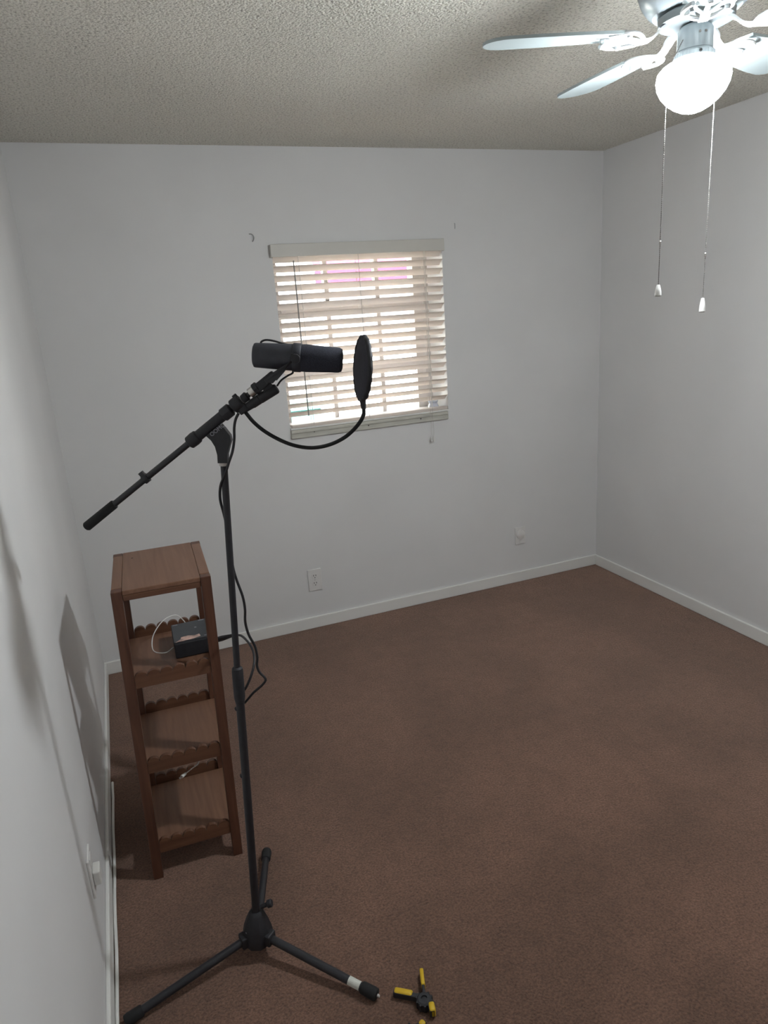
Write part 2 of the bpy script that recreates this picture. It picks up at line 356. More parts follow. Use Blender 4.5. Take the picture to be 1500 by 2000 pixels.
wt, wb = at(573, 509, 1, -0.024), at(603, 812, 1, -0.024)
obj('tilt_wand', rod(wb, wt, 0.0035, seg=6), M_WAND, bl)
for dx in (-0.007, 0.008):
    a = Vector((1.869+dx*0.4, -0.0265, 1.953)); b = Vector((1.869+dx, -0.030, 0.992))
    c = obj('lift_cord', rod(b, a, 0.0011, seg=6), M_CORD, bl)
    obj('tassel', lathe(b+Vector((0, 0, -0.03)), (0, 0, 1), [(0, 0.005), (0.012, 0.0058), (0.028, 0.0025), (0.034, 0.0015)], 12), M_WHITEP, c, 40)

# ------------------------------------------------------------------ outside the window
struct('ground', bx(-8, 14, TW, 16, -0.5, -0.3), M_GROUND, 'sunlit pale yard seen through the blind', 'ground')
nb = thing('neighbour_house', (3, 5.2, -0.3), 'sunlit cream neighbouring house beyond the window', 'house')
nb['kind'] = 'structure'
obj('siding_wall', bx(-4, 12, 5.2, 5.6, -0.3, 4.4), M_CREAM, nb)
aw = thing('awning', (3.4, 4.6, 2.05), 'pink awning on the house seen through the top of the blind', 'awning')
pk = [Vector((2.62, 5.19, 2.75)), Vector((2.62, 4.55, 2.2)), Vector((2.62, 4.55, 2.02)), Vector((2.62, 4.57, 2.02)), Vector((2.62, 4.57, 2.19)), Vector((2.62, 5.19, 2.72))]
obj('canopy', prism(pk, (1, 0, 0), 2.4, False), M_PINK, aw)
for x in (2.66, 4.98): obj('bracket', rod((x, 5.195, 2.15), (x, 4.57, 2.17), 0.015, seg=8), M_NICKEL, aw)
mb = thing('storage_bin', (1.95, 3.3, -0.3), 'mint green bin outside, seen low at the left of the window', 'bin')
obj('bin_body', bx(1.45, 2.13, 3.05, 3.6, -0.3, 0.80, 0.02), M_MINT, mb)
obj('lid', bx(1.43, 2.15, 3.03, 3.62, 0.8005, 0.84, 0.01), M_MINT, mb)

# ------------------------------------------------------------------ outlets and hooks on the walls
def wall_plate(c, w, h, name, label, kind):
    t = thing(name, (c[0], -0.0002, c[2]-h/2), label, 'outlet')
    x, z = c[0], c[2]
    obj('cover_plate', bx(x-w/2, x+w/2, -0.0065, -0.0003, z-h/2, z+h/2, 0.0022), M_PLATE, t)
    if kind == 'duplex':
        for s in (1, -1):
            f = obj('receptacle', lathe((x, -0.0064, z+s*0.0215), (0, -1, 0), [(0, 0.017), (0.0012, 0.0165)], 24), M_PLATE, t)
            for dx in (-0.0065, 0.0065): obj('slot', bx(x+dx-0.0014, x+dx+0.0014, -0.0082, -0.0074, z+s*0.0215+0.001, z+s*0.0215+0.0095), M_DARK, f)
            obj('slot', lathe((x, -0.0074, z+s*0.0215-0.0075), (0, -1, 0), [(0, 0.0026), (0.0008, 0.0026)], 10), M_DARK, f)
        obj('screw', lathe((x, -0.0064, z), (0, -1, 0), [(0, 0.003), (0.001, 0.0022)], 12), M_NICKEL, t)
    else:
        obj('round_cover', lathe((x, -0.0064, z+0.008), (0, -1, 0), [(0, 0.0285), (0.008, 0.0275), (0.011, 0.018), (0.0135, 0.0)], 28), M_PLATE, t, 50)
        obj('receptacle', lathe((x, -0.0064, z-0.037), (0, -1, 0), [(0, 0.009), (0.0012, 0.0085)], 20), M_PLATE, t)
        obj('lip', bx(x-w/2, x+w/2, -0.0085, -0.0066, z-h/2, z-h/2+0.006, 0.0008), M_PLATE, t)
    return t
wall_plate((1.128, 0, 0.281), 0.076, 0.124, 'wall_outlet', 'pale two-socket outlet low on the wall below the window', 'duplex')
wall_plate((2.436, 0, 0.299), 0.070, 0.108, 'wall_outlet', 'pale outlet plate with a round plug-in cover near the far right corner', 'round')
t = thing('wall_outlet', (0.0003, -1.76, 0.235), 'white outlet with a plugged-in adapter on the left wall', 'outlet')
obj('cover_plate', bx(0.0003, 0.0065, -1.799, -1.722, 0.235, 0.352, 0.002), M_PLATE, t)
obj('adapter', bx(0.0066, 0.026, -1.785, -1.742, 0.262, 0.305, 0.004), M_WHITEP, t)
obj('socket_face', bx(0.0066, 0.0085, -1.778, -1.744, 0.314, 0.342, 0.0008), M_PLATE, t)
hp = at(492, 462, 1, -0.003)
hk = spline([hp+Vector((-0.012, 0.003, 0.012)), hp+Vector((0, -0.001, 0.010)), hp+Vector((0.008, -0.003, -0.002)), hp+Vector((0.005, -0.003, -0.016)), hp+Vector((0, 0.003, -0.022))], 5)
tag(obj('wall_hook', tube(hk, 0.0022, 8), M_HOOK, None, 60), 'small curved wire hook on the wall left of the blind', 'hook')
hp = at(888.5, 441, 1, -0.003)
tag(obj('wall_hook', tube([hp+Vector((0, 0.003, 0.013)), hp+Vector((0, -0.001, 0.008)), hp+Vector((0, -0.001, -0.008)), hp+Vector((0.001, 0.003, -0.014))], 0.0018, 8), M_HOOK, None, 60), 'small straight nail mark on the wall right above the blind', 'hook')

# ------------------------------------------------------------------ ceiling fan with lit globe
FA = Vector((1.54, -2.16, 0.0))
fan = thing('ceiling_fan', (FA.x, FA.y, 2.045), 'white five-blade ceiling fan with a glowing glass globe and two pull chains', 'ceiling fan')
UP = (0, 0, 1)
def fz(z): return Vector((FA.x, FA.y, z))
obj('motor_housing', lathe(fz(0), UP, [(2.238, 0.055), (2.236, 0.088), (2.243, 0.098), (2.262, 0.112), (2.285, 0.121), (2.31, 0.124), (2.335, 0.12), (2.36, 0.105), (2.38, 0.092), (2.439, 0.092)], 48), M_FANW, fan, 35)
obj('flywheel', lathe(fz(0), UP, [(2.213, 0.03), (2.212, 0.066), (2.216, 0.076), (2.230, 0.077), (2.235, 0.07)], 40), M_FANW, fan, 35)
sh = obj('switch_housing', lathe(fz(0), UP, [(2.162, 0.0345), (2.164, 0.0365), (2.202, 0.0355), (2.209, 0.031), (2.212, 0.026)], 40), M_FANW, fan, 35)
for ang in (-120, -100):
    d = Vector((cos(radians(ang)), sin(radians(ang)), 0)); obj('screw', lathe(fz(2.190)+d*0.0345, d, [(0, 0.003), (0.0035, 0.0022)], 10), M_NICKEL, sh)
col = obj('fitter_collar', lathe(fz(0), UP, [(2.148, 0.0385), (2.150, 0.0405), (2.158, 0.0405), (2.1625, 0.037), (2.1632, 0.033)], 48), M_FANW, fan, 35)
for k in range(36):
    a = 2*pi*k/36; d = Vector((cos(a), sin(a), 0)); R = Matrix.Rotation(a, 3, 'Z')
    obj('rib', box(fz(2.154)+d*0.0408, (0.0016, 0.0030, 0.0085), 0, R), M_FANW, col)
d = Vector((cos(radians(-118)), sin(radians(-118)), 0)); obj('thumb_screw', lathe(fz(2.153)+d*0.0405, d, [(0, 0.0028), (0.005, 0.0028)], 10), M_DARK, col)
obj('globe', lathe(fz(0), UP, [(2.0445, 0.0), (2.0455, 0.012), (2.049, 0.024), (2.056, 0.038), (2.068, 0.054), (2.082, 0.066), (2.097, 0.0735), (2.112, 0.0760), (2.126, 0.0735), (2.137, 0.064), (2.145, 0.050), (2.150, 0.038), (2.160, 0.035)], 48), M_GLOBE, fan, 60, label='glowing white glass globe')
ZB = 2.197
def iron_shape():
    s = []
    path = spline([(0.055, 0, 0.020), (0.075, 0, 0.011), (0.096, 0, -0.006), (0.118, 0, -0.010), (0.140, 0, -0.006)], 5)
    V = []; F = []
    for i, p in enumerate(path):
        w = 0.011 if i < 8 else 0.009
        for sx, sz in ((-1, -1), (1, -1), (1, 1), (-1, 1)): V.append(Vector((p.x, sx*w, p.z+sz*0.0032)))
    for i in range(len(path)-1):
        for k in range(4): F.append((i*4+k, i*4+(k+1) % 4, i*4+4+(k+1) % 4, i*4+4+k))
    F += [(3, 2, 1, 0), tuple(range(len(V)-4, len(V)))]
    s.append((V, F))
    for sg in (-1, 1):                                   # two curling side arms and a middle tongue
        s.append(tube(spline([(0.112, sg*0.004, -0.009), (0.126, sg*0.026, -0.007), (0.150, sg*0.043, -0.0055), (0.176, sg*0.041, -0.0055), (0.196, sg*0.030, -0.0055)], 6), 0.0046, 8))
        s.append(tube(spline([(0.138, sg*0.006, -0.006), (0.158, sg*0.018, -0.0055), (0.176, sg*0.024, -0.0055), (0.190, sg*0.022, -0.0055)], 6), 0.0035, 8))
    s.append(tube(spline([(0.135, 0, -0.006), (0.17, 0, -0.0055), (0.205, 0, -0.0055)], 6), 0.0052, 8))
    for x, y in ((0.155, 0.036), (0.155, -0.036), (0.198, 0)): s.append(lathe((x, y, -0.0125), UP, [(0, 0.004), (0.0015, 0.0055), (0.010, 0.0055)], 12))
    return join(*s)
def blade_shape():
    out = []
    for k in range(9): out.append((0.150+0.012*(1-sin(pi*k/8)), -0.046+0.092*k/8))
    out += [(0.21, 0.053), (0.28, 0.060), (0.35, 0.064), (0.41, 0.063)]
    for k in range(1, 10):
        a = pi/2-pi*k/10; out.append((0.41+0.045*cos(a), 0.062*sin(a)))
    out += [(0.41, -0.063), (0.35, -0.064), (0.28, -0.060), (0.21, -0.053)]
    return [Vector((x, y, 0)) for x, y in out]
I0 = B0 = None
for k in range(5):
    ang = radians(161-72*k); loc = (0, 0, ZB-2.045)
    if k == 0:
        V, F = iron_shape(); I0 = obj('blade_iron', ([v+fan.location for v in V], F), M_IRON, fan, 40)
        V, F = prism(blade_shape(), UP, 0.006, False); R = Matrix.Rotation(radians(-9), 3, 'X')
        B0 = obj('blade', ([R @ v+fan.location for v in V], F), M_BLADE, fan, 40)
        for o in (I0, B0): o.location = loc; o.rotation_euler = (0, 0, ang)
    else:
        for o in (I0, B0): linked(o, fan, loc, (0, 0, ang))
def oncircle(px, py, r, far):
    d = ray(px, py); dx, dy = d.x, d.y; ox, oy = CP.x-FA.x, CP.y-FA.y
    A = dx*dx+dy*dy; B = 2*(ox*dx+oy*dy); C = ox*ox+oy*oy-r*r; D = max(0, B*B-4*A*C)
    s = (-B+(sqrt(D) if far else -sqrt(D)))/(2*A); return CP+d*s
def bead_chain(P, n):
    pts = []; L = [0]
    for a, b in zip(P, P[1:]): L.append(L[-1]+(b-a).length)
    tot = L[-1]; rr = []
    for i in range(n*4+1):
        s = tot*i/(n*4); k = max(j for j in range(len(L)-1) if L[j] <= s+1e-9); f = (s-L[k])/(L[k+1]-L[k]); pts.append(P[k].lerp(P[k+1], min(1, f)))
        ph = (i % 4); rr.append((0.0004, 0.0010, 0.0012, 0.0010)[ph])
    return tube(pts, rr, 6)
for (q0, q1, q2, fob, far, r_) in (((1331, 78), (1303, 140), (1282, 556), 580, False, 0.0785), ((1384, 80), (1398, 150), (1373, 582), 610, True, 0.0785)):
    p1 = oncircle(q1[0], q1[1], r_, far); dd = Vector((p1.x-FA.x, p1.y-FA.y, 0)).normalized()
    p0 = fz(2.182)+dd*0.0362
    # bottom of the chain: straight below p1 at the pixel row of the fob's top
    zlo, zhi = 1.2, p1.z
    for _ in range(40):
        zm = (zlo+zhi)/2
        if proj((p1.x, p1.y, zm))[1] > q2[1]: zlo = zm
        else: zhi = zm
    p2 = Vector((p1.x, p1.y, zlo))
    ch = obj('pull_chain', bead_chain([p0, p1, p2], int((p1-p2).length/0.0036)), M_CHAIN, fan, 60)
    zj = p2.z+(p1.z-p2.z)*0.2
    obj('connector', rod((p1.x, p1.y, zj), (p1.x, p1.y, zj+0.008), 0.0024, seg=10, ch=0.0006), M_NICKEL, ch)
    L_ = 0.026 if not far else 0.033
    obj('fob', lathe(p2+Vector((0, 0, -L_)), UP, [(0, 0.0055), (0.002, 0.0072), (L_*0.45, 0.0068), (L_*0.8, 0.0047), (L_, 0.0032)], 20), M_WHITEP, ch, 40)

# ------------------------------------------------------------------ wooden shelf stand
SH_W, SH_D, SH_H, PST = 0.280, 0.372, 0.960, 0.030
sroot = thing('shelf_stand', (0.281, -1.345, 0.0), 'tall reddish-brown wooden shelf stand with scalloped rails by the left wall', 'shelf')
def sp(x, y, z):   # local (0..W, 0..D, z) to world, slightly turned and leaning like the one in the photo
    a = radians(-2.0); dx, dy = x-SH_W/2, y-SH_D/2
    return Vector((0.281+0.0300*z/0.96+dx*cos(a)-dy*sin(a), -1.345+0.035*z/0.96+dx*sin(a)+dy*cos(a), z))
def sbox(x0, x1, y0, y1, z0, z1, bev=0.002):
    V, F = bx(x0, x1, y0, y1, z0, z1, bev); return [sp(*v) for v in V], F
for x in (0, SH_W-PST):
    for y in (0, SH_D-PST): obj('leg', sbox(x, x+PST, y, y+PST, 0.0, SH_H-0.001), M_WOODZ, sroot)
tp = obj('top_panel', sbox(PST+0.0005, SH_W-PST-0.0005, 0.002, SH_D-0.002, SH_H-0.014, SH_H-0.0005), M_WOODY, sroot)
for x in (0.001, SH_W-PST): obj('top_edge', sbox(x, x+PST-0.001, PST+0.0005, SH_D-PST-0.0005, SH_H-0.026, SH_H), M_WOODY, sroot)
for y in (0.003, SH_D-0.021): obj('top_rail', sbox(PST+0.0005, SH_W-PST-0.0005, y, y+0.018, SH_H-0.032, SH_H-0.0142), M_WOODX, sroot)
def scallop(z0, z1, y, th):
    x0, x1 = PST+0.0005, SH_W-PST-0.0005; n = 6; w = (x1-x0)/n; out = [(x0, z0), (x1, z0)]
    for k in reversed(range(n)):
        for j in range(9):
            a = pi*j/8; out.append((x0+w*(k+0.5)+w*0.5*cos(a)*0.98, z1-0.016+0.016*sin(a)))
    V, F = prism([Vector((x, y, z)) for x, z in out], (0, 1, 0), th, False)
    return [sp(*v) for v in V], F
for zt in (0.702, 0.418, 0.136):
    zb_ = zt-0.049
    obj('shelf_board', sbox(0.006, SH_W-0.006, PST+0.0005, SH_D-PST-0.0005, zb_+0.002, zb_+0.014, 0.001), M_WOODY, sroot)
    obj('shelf_board_edge', sbox(PST+0.0006, SH_W-PST-0.0006, 0.0175, PST, zb_+0.002, zb_+0.014, 0.0005), M_WOODY, sroot)
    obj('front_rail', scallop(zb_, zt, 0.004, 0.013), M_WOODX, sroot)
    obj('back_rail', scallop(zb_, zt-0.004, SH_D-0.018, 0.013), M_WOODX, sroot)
nk = at(258, 1090, 2, 0.9602); obj('knot_hole', lathe(nk, UP, [(0, 0.003), (0.0004, 0.0028)], 10), M_DARK, tp)

# audio interface on the upper shelf
ZS = 0.702-0.049+0.0145
A_ = onfloor(344, 1292, ZS); wv = Vector((1, -0.02, 0)).normalized(); dv = Vector((0.02, 1, 0)).normalized()
bw, bd, bh = 0.150, 0.155, 0.052
A_ = Vector((0.313, -1.395, ZS))
ai = thing('audio_interface', A_+wv*bw/2+dv*bd/2, 'black audio interface box with dark grey top on the upper shelf', 'audio interface')
Rz = Matrix.Rotation(radians(-1.2), 3, 'Z')
bw = 0.114
obj('case', box(A_+wv*bw/2+dv*bd/2+Vector((0, 0, bh/2)), (bw, bd, bh), 0.004, Rz), M_PLAST, ai)
tpn = obj('top_plate', box(A_+wv*bw/2+dv*bd*0.52+Vector((0, 0, bh+0.0006)), (bw*0.96, bd*0.92, 0.001), 0, Rz), M_BOXTOP, ai)
for fx, fy, sx, sy in ((0.12, 0.93, 0.016, 0.006), (0.86, 0.95, 0.018, 0.006), (0.9, 0.13, 0.014, 0.005)):
    obj('corner_mark', box(A_+wv*bw*fx+dv*bd*fy+Vector((0, 0, bh+0.0014)), (sx, sy, 0.0004), 0, Rz), M_GREY, tpn)
obj('dot_mark', lathe(A_+wv*bw*0.66+dv*bd*0.62+Vector((0, 0, bh+0.0012)), UP, [(0, 0.004), (0.0004, 0.004)], 12), M_GREY, tpn)
pg = [(0.05, 0.05), (0.2, 0.16), (0.22, 0.25), (0.4, 0.27), (0.6, 0.22), (0.72, 0.25), (0.74, 0.14), (0.55, 0.08), (0.3, 0.06)]
obj('sticker', prism([A_+wv*bw*x+dv*bd*y+Vector((0, 0, bh+0.0013)) for x, y in pg], UP, 0.0005, False), M_COPPER, tpn, label='irregular pinkish reflective sticker')
# white cords
zt_ = ZS+0.03
cp = [A_+dv*0.030+Vector((-0.001, 0, 0.030)), A_+Vector((-0.028, 0.020, 0.022)), A_+Vector((-0.062, 0.045, 0.026)), A_+Vector((-0.056, 0.085, 0.058)), A_+Vector((-0.018, 0.135, 0.082)), A_+Vector((0.025, 0.170, 0.078)), A_+Vector((0.050, 0.178, 0.045)), A_+Vector((0.052, 0.158, 0.028))]
tag(obj('white_cord', tube(spline(cp, 8), 0.0017, 8), M_WHITEP, None, 60), 'thin white cord looping up beside the audio interface on the shelf', 'cord')
us = thing('charging_cable', (0.28, -1.47, 0.35), 'white cable end with a plug hanging under the middle shelf', 'cable')
u0_ = bydepth(355, 1517, 2.165); u1_ = bydepth(387, 1491, 2.24)
ud = (u1_-u0_).normalized()
obj('plug', rod(u0_, u0_+ud*0.020, 0.0055, 0.0042, 12, 0.001), M_WHITEP, us, 40)
obj('plug_tip', rod(u0_-ud*0.009, u0_-ud*0.0002, 0.0035, seg=10), M_NICKEL, us)
obj('cord', tube(spline([u0_+ud*0.0202, u0_.lerp(u1_, 0.6), u1_, u1_+Vector((0.012, 0.03, 0.006)), u1_+Vector((0.02, 0.08, 0.002))], 6), 0.0018, 8), M_WHITEP, us, 60)

# ------------------------------------------------------------------ microphone stand
st = thing('microphone_stand', POLE, 'black tripod boom microphone stand standing left in the room', 'microphone stand')
pt_, pb_ = pl(437, 903), pl(501, 1790); pax = (pt_-pb_).normalized()
def onpole(z): return pb_+pax*((z-pb_.z)/pax.z)
hb0 = onpole(0.030)
obj('tripod_hub', lathe(onpole(0.034), pax, [(0, 0.033), (0.004, 0.039), (0.012, 0.0415), (0.032, 0.0415), (0.050, 0.038), (0.075, 0.030), (0.094, 0.022), (0.102, 0.0175), (0.104, 0.0145)], 9), M_PLAST, st, 35)
hm = pl(482.5, 1806, -0.045)
obj('hub_badge', box(onpole(0.083)+(-HH*0.024-HS*0.022).normalized()*0.0345, (0.014, 0.002, 0.005), 0.0005, Matrix.Rotation(atan2(-HH.y*0.024-HS.y*0.022, -HH.x*0.024-HS.x*0.022)+pi/2, 3, 'Z') @ Matrix.Rotation(radians(45), 3, 'Y')), M_GREY, st)
kn = pl(520, 1768)
obj('hub_knob', join(rod(pl(510, 1771), pl(522, 1766), 0.006, seg=12), rod(pl(522, 1766), pl(531, 1763), 0.0105, seg=16, ch=0.002)), M_PLAST, st, 40)
feet = [onfloor(737, 1944, 0.016), onfloor(521, 1662, 0.016), Vector((0.036, -1.992, 0.016))]
for i, f in enumerate(feet):
    base = onpole(0.060); dirh = Vector((f.x-base.x, f.y-base.y, 0)).normalized(); a = base+dirh*0.030; ax = (f-a).normalized()
    lg = obj('leg', rod(a, f-ax*0.0405, 0.0108, seg=18), M_BLACK, st, 40)
    obj('rubber_foot', lathe(f-ax*0.046, ax, [(0, 0.0125), (0.003, 0.0145), (0.036, 0.016), (0.044, 0.0145), (0.046, 0.010)], 20), M_RUB, lg, 40)
    obj('pivot_lug', box(a+dirh*0.003+Vector((0, 0, 0.000)), (0.034, 0.032, 0.034), 0.004, Matrix.Rotation(atan2(dirh.y, dirh.x), 3, 'Z')), M_PLAST, lg)
    if i == 0:
        s0 = f-ax*0.082; u, v, n = frame(ax); V = []; F = []; tow = (CP-s0); tow = (tow-ax*tow.dot(ax)).normalized(); side = ax.cross(tow)
        for k in range(9):
            an = -1.25+2.5*k/8
            for q in (0, 0.033):
                for rr in (0.0109, 0.0114): V.append(s0+ax*q+tow*(rr*cos(an))+side*(rr*sin(an)))
        for k in range(8):
            b = k*4; F += [(b+1, b+5, b+7, b+3), (b, b+2, b+6, b+4), (b, b+4, b+5, b+1), (b+2, b+3, b+7, b+6)]
        F += [(0, 1, 3, 2), (32, 34, 35, 33)]
        obj('sticker', (V, F), M_STICK, lg, label='white paper sticker wrapped on the leg')
        obj('foot_tip', lathe(f+ax*0.0002, ax, [(0, 0.004), (0.006, 0.0035)], 10), M_WASHER, lg)
c0, c1 = pl(469, 1372), pl(463, 1302)
obj('lower_tube', rod(onpole(0.136), c0, 0.0106, seg=20), M_BLACK, st, 40)
obj('height_clutch', lathe(c0, c1-c0, [(0, 0.0112), (0.010, 0.0128), (0.018, 0.0138), ((c1-c0).length-0.012, 0.0138), ((c1-c0).length-0.004, 0.0125), ((c1-c0).length, 0.0085)], 24), M_PLAST, st, 35)
obj('upper_tube', rod(c1, pl(437.5, 909), 0.0079, seg=20), M_BLACK, st, 40)
obj('washer', rod(pl(437.5, 909), pl(437, 903), 0.0105, seg=20), M_WASHER, st, 40)
for a, b in (((470, 1516), (479, 1513)), ((460.5, 1386), (468, 1380))):
    obj('cable_clip', rod(pl(*a), pl(*b), 0.006, seg=10, ch=0.0015), M_PLAST, st, 40)
poly = [(404, 850), (432, 827), (440, 836), (451, 850), (453, 860), (449, 873), (445.5, 887), (446, 903), (427, 903), (426, 887), (421.5, 871), (414, 859)]
obj('boom_bracket', prism([pl(*p) for p in poly], HH, 0.020), M_PLAST, st)
b0_, b1_ = pl(378, 858.5), pl(462, 790); bax = (b1_-b0_).normalized()
def onboom(px):
    t = (px-378)/(462-378); return pl(378+(462-378)*t, 858.5+(790-858.5)*t)
obj('boom_sleeve', rod(onboom(382), onboom(437), 0.0118, seg=24), M_PLAST, st, 40)
obj('boom_collar', lathe(onboom(368), bax, [(0, 0.0095), (0.003, 0.0145), (0.018, 0.0155), (0.027, 0.0145), (0.030, 0.0118)], 12), M_PLAST, st, 30)
obj('boom_collar', lathe(onboom(434), bax, [(0, 0.012), (0.003, 0.0148), (0.024, 0.0148), (0.027, 0.011)], 12), M_PLAST, st, 30)
obj('boom_rod', rod(onboom(218), onboom(472), 0.0072, seg=18), M_BLACK, st, 40)
obj('counterweight', lathe(onboom(168), bax, [(0, 0.0085), (0.003, 0.0108), ((onboom(224)-onboom(168)).length-0.002, 0.0104), ((onboom(224)-onboom(168)).length, 0.009)], 20), M_RUB, st, 40)
kc = onboom(285); bup = bax.cross(HH).normalized(); bup = bup if bup.z > 0 else -bup
obj('rod_clip', join(rod(kc-bax*0.006, kc+bax*0.006, 0.0105, seg=16), box(kc+bup*0.0135, (0.010, 0.012, 0.009), 0.001, Matrix((bax, HH, bup)).transposed())), M_PLAST, st, 40)
obj('end_thread', rod(onboom(473), onboom(487), 0.0060, seg=16), M_BLACK, st, 40)
obj('end_nut', lathe(onboom(474), bax, [(0, 0.0095), (0.012, 0.0105), (0.014, 0.008)], 12), M_PLAST, st, 30)
# lettering on the bracket
fc = bpy.data.curves.new('lettering', 'FONT'); fc.body = 'OOMC'; fc.size = 0.0125; fc.extrude = 0.0002; fc.align_x = 'CENTER'
fo = bpy.data.objects.new('lettering_tmp', fc); COL.objects.link(fo); bpy.context.view_layer.update()
me = bpy.data.meshes.new_from_object(fo.evaluated_get(bpy.context.evaluated_depsgraph_get())); bpy.data.objects.remove(fo)
lo = bpy.data.objects.new('lettering', me); me.materials.append(M_GREY); COL.objects.link(lo); lo.parent = st
xa = bax; za = -HH; ya = za.cross(xa).normalized()
mw = Matrix((xa, ya, za)).transposed().to_4x4(); mw.translation = pl(428.5, 841)-HH*0.0103-POLE; lo.matrix_local = mw
lo['label'] = 'faint grey lettering'

# ------------------------------------------------------------------ microphone
r_, f_ = pl(495.5, 693.5), pl(669.5, 704); max_ = (f_-r_).normalized(); ML = (f_-r_).length
mic = thing('microphone', pl(515, 745), 'black broadcast microphone with foam windscreen on the boom tip', 'microphone')
obj('body', lathe(r_, max_, [(0.0, 0.021), (0.001, 0.0245), (0.004, 0.0258), (ML*0.25, 0.0272), (ML*0.44, 0.0282)], 36), M_MIC, mic, 35)
obj('rear_cap', lathe(r_-max_*0.0012, max_, [(0, 0.020), (0.0010, 0.0215)], 36), M_BLACK, mic)
obj('mount_ring', lathe(r_+max_*ML*0.44, max_, [(0, 0.0295), (0.002, 0.0305), (0.016, 0.0305), (0.018, 0.0292)], 36), M_MIC, mic, 35)
obj('windscreen', lathe(r_+max_*(ML*0.44+0.0182), max_, [(0, 0.0285), (0.01, 0.0292), (0.045, 0.0275), (ML*0.56-0.0262, 0.0262), (ML*0.56-0.0202, 0.0235), (ML*0.56-0.0182, 0.017), (ML*0.56-0.0182, 0.0)], 36), M_FOAM, mic, 50)
for s in (-1, 1):
    pv = r_+max_*(ML*0.44+0.009)+HH*(s*0.0325)
    obj('yoke_arm', prism([pv+max_*0.009+CU*0.010, pv-max_*0.009+CU*0.010, pv-max_*0.013-CU*0.008, pl(535, 726)+HH*(s*0.0325), pl(523, 742)+HH*(s*0.0325), pl(537, 746)+HH*(s*0.0325), pl(556, 724)+HH*(s*0.0325)], HH, 0.0035), M_BLACK, mic)
    obj('yoke_knob', lathe(pv+HH*(s*0.0018), HH*s, [(0, 0.010), (0.006, 0.0095), (0.007, 0.007)], 18), M_PLAST, mic, 40)
obj('yoke_bridge', box(pl(529, 739), (0.017, 0.068, 0.012), 0.002, Matrix((bax, HH, bup)).transposed()), M_BLACK, mic)
obj('yoke_stem', join(box(pl(518, 746), (0.052, 0.022, 0.020), 0.003, Matrix((bax, HH, bup)).transposed())), M_PLAST, mic)
nut_a, nut_b = onboom(496.5), onboom(508)
obj('mount_knob', lathe(nut_a, bax, [(0, 0.012), (0.002, 0.0135), (0.010, 0.0135), (0.012, 0.011)], 10), M_PLAST, mic, 30)
obj('thread_adapter', rod(onboom(488), onboom(496.3), 0.0108, seg=20), M_NICKEL, mic, 40)
xl0, xl1 = pl(541, 758), pl(508, 779)
obj('cable_socket', lathe(xl1, xl0-xl1, [(0, 0.0108), ((xl0-xl1).length-0.003, 0.0112), ((xl0-xl1).length, 0.0095)], 20), M_PLAST, mic, 40)
obj('socket_web', prism([pl(513, 757), pl(527, 746), pl(534, 755), pl(518, 768)], HH, 0.014), M_PLAST, mic)
obj('body_cable', tube(spline([pl(572, 724), pl(571, 729), pl(560, 735), pl(549, 743), pl(541, 754)], 6), 0.0021, 8), M_CABLE, mic, 60)
obj('body_cable', tube(spline([pl(509, 672), pl(511, 667), pl(520, 664), pl(535, 666), pl(552, 671), pl(566, 674)], 6), 0.0022, 8), M_CABLE, mic, 60)

# ------------------------------------------------------------------ pop filter
pc = pl(708, 720)
pf = thing('pop_filter', pl(470, 796), 'round black cloth pop filter on a curved gooseneck in front of the microphone', 'pop filter')
pu = (pl(711, 657)-pl(706, 783)).normalized()                 # along the disc, upright
HSn = (HS-pu*HS.dot(pu)).normalized(); nrm = (HSn*cos(radians(14))+HH*sin(radians(14))); nrm = (nrm-pu*nrm.dot(pu)).normalized(); pv_ = nrm.cross(pu)
RDISC = 0.0675
ringpts = []
nseg = 64
V = []; F = []
for k in range(nseg):                                          # hoop with gathered cloth
    a = 2*pi*k/nseg; rw = RDISC+0.0011*sin(a*18); c = pc+(pu*cos(a)+pv_*sin(a))*rw; rad = (pu*cos(a)+pv_*sin(a))
    for j in range(8):
        b = 2*pi*j/8; V.append(c+rad*(0.0032*cos(b))+nrm*(0.0055*sin(b)))
for k in range(nseg):
    for j in range(8): F.append((k*8+j, k*8+(j+1) % 8, ((k+1) % nseg)*8+(j+1) % 8, ((k+1) % nseg)*8+j))
hoop = obj('hoop', (V, F), M_PLAST, pf, 60)
for s in (-1, 1):
    obj('cloth_screen', lathe(pc+nrm*(s*0.003), nrm*s, [(0, RDISC-0.002), (0.0028, RDISC-0.012), (0.0038, RDISC-0.03), (0.0042, 0.0)], 48), M_CLOTH, pf, 60)
obj('hoop_stem', rod(pl(708.5, 782), pl(710.5, 799), 0.0075, 0.005, 14), M_PLAST, pf, 40)
gp = [(710.5, 799), (710, 810), (704, 823), (690, 840), (672, 855), (648, 867), (622, 873.5), (596, 874), (568, 868), (540, 856), (515, 841), (496, 825), (484, 811), (477, 802)]
obj('gooseneck', tube(spline([pl(*p) for p in gp], 6), 0.0043, 10), M_RUB, pf, 60)
obj('clamp', join(rod(onboom(455), onboom(471), 0.0165, seg=16, ch=0.002), box(pl(475, 797), (0.020, 0.022, 0.018), 0.003, Matrix((bax, HH, bup)).transposed())), M_PLAST, pf, 40)
obj('clamp_screw', rod(pl(461, 777), pl(456, 771), 0.0055, seg=12, ch=0.001), M_PLAST, pf, 40)

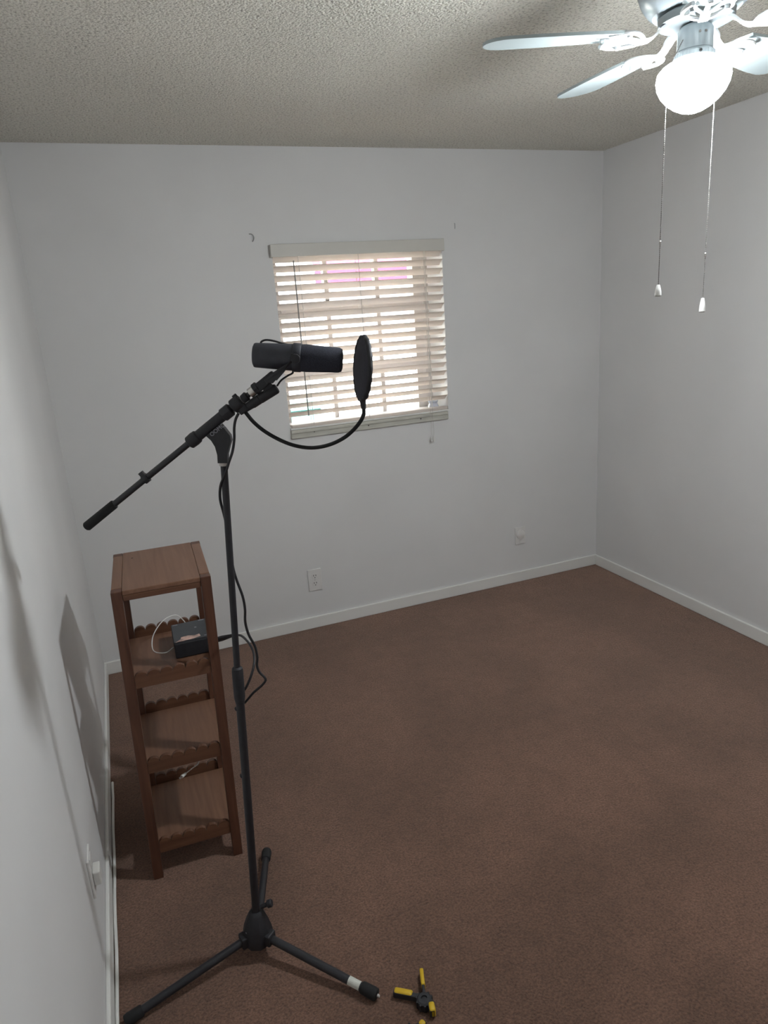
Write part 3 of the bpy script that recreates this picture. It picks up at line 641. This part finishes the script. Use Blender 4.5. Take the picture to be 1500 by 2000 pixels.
# ------------------------------------------------------------------ microphone cable
ca = thing('microphone_cable', pl(478, 1373), 'black microphone cable winding down the stand pole to the shelf', 'cable')
xp = pl(472, 803)
obj('cable_plug', lathe(pl(507, 779.5), pl(468, 805)-pl(507, 779.5), [(0, 0.0105), (0.018, 0.0105), (0.021, 0.0095), ((pl(468, 805)-pl(507, 779.5)).length, 0.0075)], 18), M_PLAST, ca, 40)
seq = [(466, 807, -0.01), (460, 820, -0.014), (457.5, 836, -0.016), (457.5, 858, -0.016), (454, 882, -0.016), (447, 903, -0.016), (440, 925, -0.013), (431, 948, -0.003), (430, 975, 0.004), (437, 1003, 0.012), (443, 1030, 0.015), (450, 1075, 0.014), (455.5, 1110, 0.013), (463, 1135, 0.012), (474, 1165, 0.012), (478.5, 1190, 0.014), (479, 1215, 0.016), (486, 1240, 0.02), (498, 1262, 0.024), (502.5, 1284, 0.025), (502, 1300, 0.025), (507, 1313, 0.025), (518.5, 1326, 0.024), (513, 1337, 0.024), (495, 1353, 0.022), (477, 1373, 0.020), (468, 1372, 0.024), (472, 1356, 0.026), (482, 1340, 0.03), (491, 1318, 0.04), (496.5, 1295, 0.06), (495, 1274, 0.09), (486, 1256, 0.13), (471, 1241.5, 0.22), (456, 1240.5, 0.34)]
cpts = [pl(*s) for s in seq]
obj('cord', tube(spline(cpts, 5), 0.0031, 8), M_CABLE, ca, 60)
e0 = cpts[-1]; e1 = pl(411, 1253, 0.60)
obj('cable_plug', lathe(e0, e1-e0, [(0, 0.0034), (0.004, 0.0045), ((e1-e0).length*0.45, 0.0085), ((e1-e0).length, 0.0088)], 16), M_PLAST, ca, 40)

# ------------------------------------------------------------------ spring clamps on the carpet
def spring_clamp(hub, ph1, ph2, pjaw, label, upright=True):
    h = onfloor(hub[0], hub[1], 0.014)
    t = thing('spring_clamp', (h.x, h.y, 0), label, 'clamp', 'spring clamps on the carpet')
    obj('pivot', join(lathe((h.x, h.y, 0.0005), UP, [(0, 0.017), (0.002, 0.019), (0.012, 0.0195), (0.022, 0.019), (0.025, 0.015), (0.025, 0.008), (0.021, 0.007)], 24),
         *[box(Vector((h.x, h.y, 0.013))+Vector((cos(a), sin(a), 0))*0.0195, (0.005, 0.005, 0.020), 0.001, Matrix.Rotation(a, 3, 'Z')) for a in [k*pi/5 for k in range(10)]]), M_PLAST, t, 35)
    for (pa, pb, w, hh) in (ph1, ph2):
        a = onfloor(*pa, 0.014); b = onfloor(*pb, 0.014); d = (b-a).normalized(); ang = atan2(d.y, d.x); R = Matrix.Rotation(ang, 3, 'Z')
        arm0 = h+(a-h).normalized()*0.012
        ar = obj('handle', box((arm0+b)/2+Vector((0, 0, -0.001)), ((b-arm0).length+0.002, w*0.72, hh*0.85), 0.002, R), M_PLAST, t)
        obj('grip', box((a+b)/2, ((b-a).length, w, hh), min(w, hh)*0.3, R, 3), M_YEL, ar, 60, label='yellow grip')
    a = onfloor(*pjaw[0], 0.016); b = onfloor(*pjaw[1], 0.016); d = (b-a).normalized(); R = Matrix.Rotation(atan2(d.y, d.x), 3, 'Z')
    jw = obj('jaw', prism([h+Vector((d.y, -d.x, 0))*0.012, h-Vector((d.y, -d.x, 0))*0.012, a-Vector((d.y, -d.x, 0))*0.008, b-Vector((d.y, -d.x, 0))*0.004, b+Vector((d.y, -d.x, 0))*0.007, a+Vector((d.y, -d.x, 0))*0.010], UP, 0.020), M_PLAST, t)
    obj('jaw_pad', box((a+b)/2, ((b-a).length, 0.0155, 0.026), 0.005, R, 3), M_YEL, jw, 60, label='yellow jaw pad')
    return t
spring_clamp((829, 1956), ((806, 1944), (770, 1937), 0.017, 0.020), ((827, 1928), (823, 1896), 0.010, 0.022), ((842, 1962), (846, 1981)), 'black spring clamp with yellow grips lying beside the tripod foot')
spring_clamp((801, 2020), ((776, 2016), (746, 2012), 0.017, 0.020), ((795, 2046), (786, 2072), 0.010, 0.022), ((821, 2008), (829, 1999)), 'black and yellow spring clamp cut off by the bottom edge')
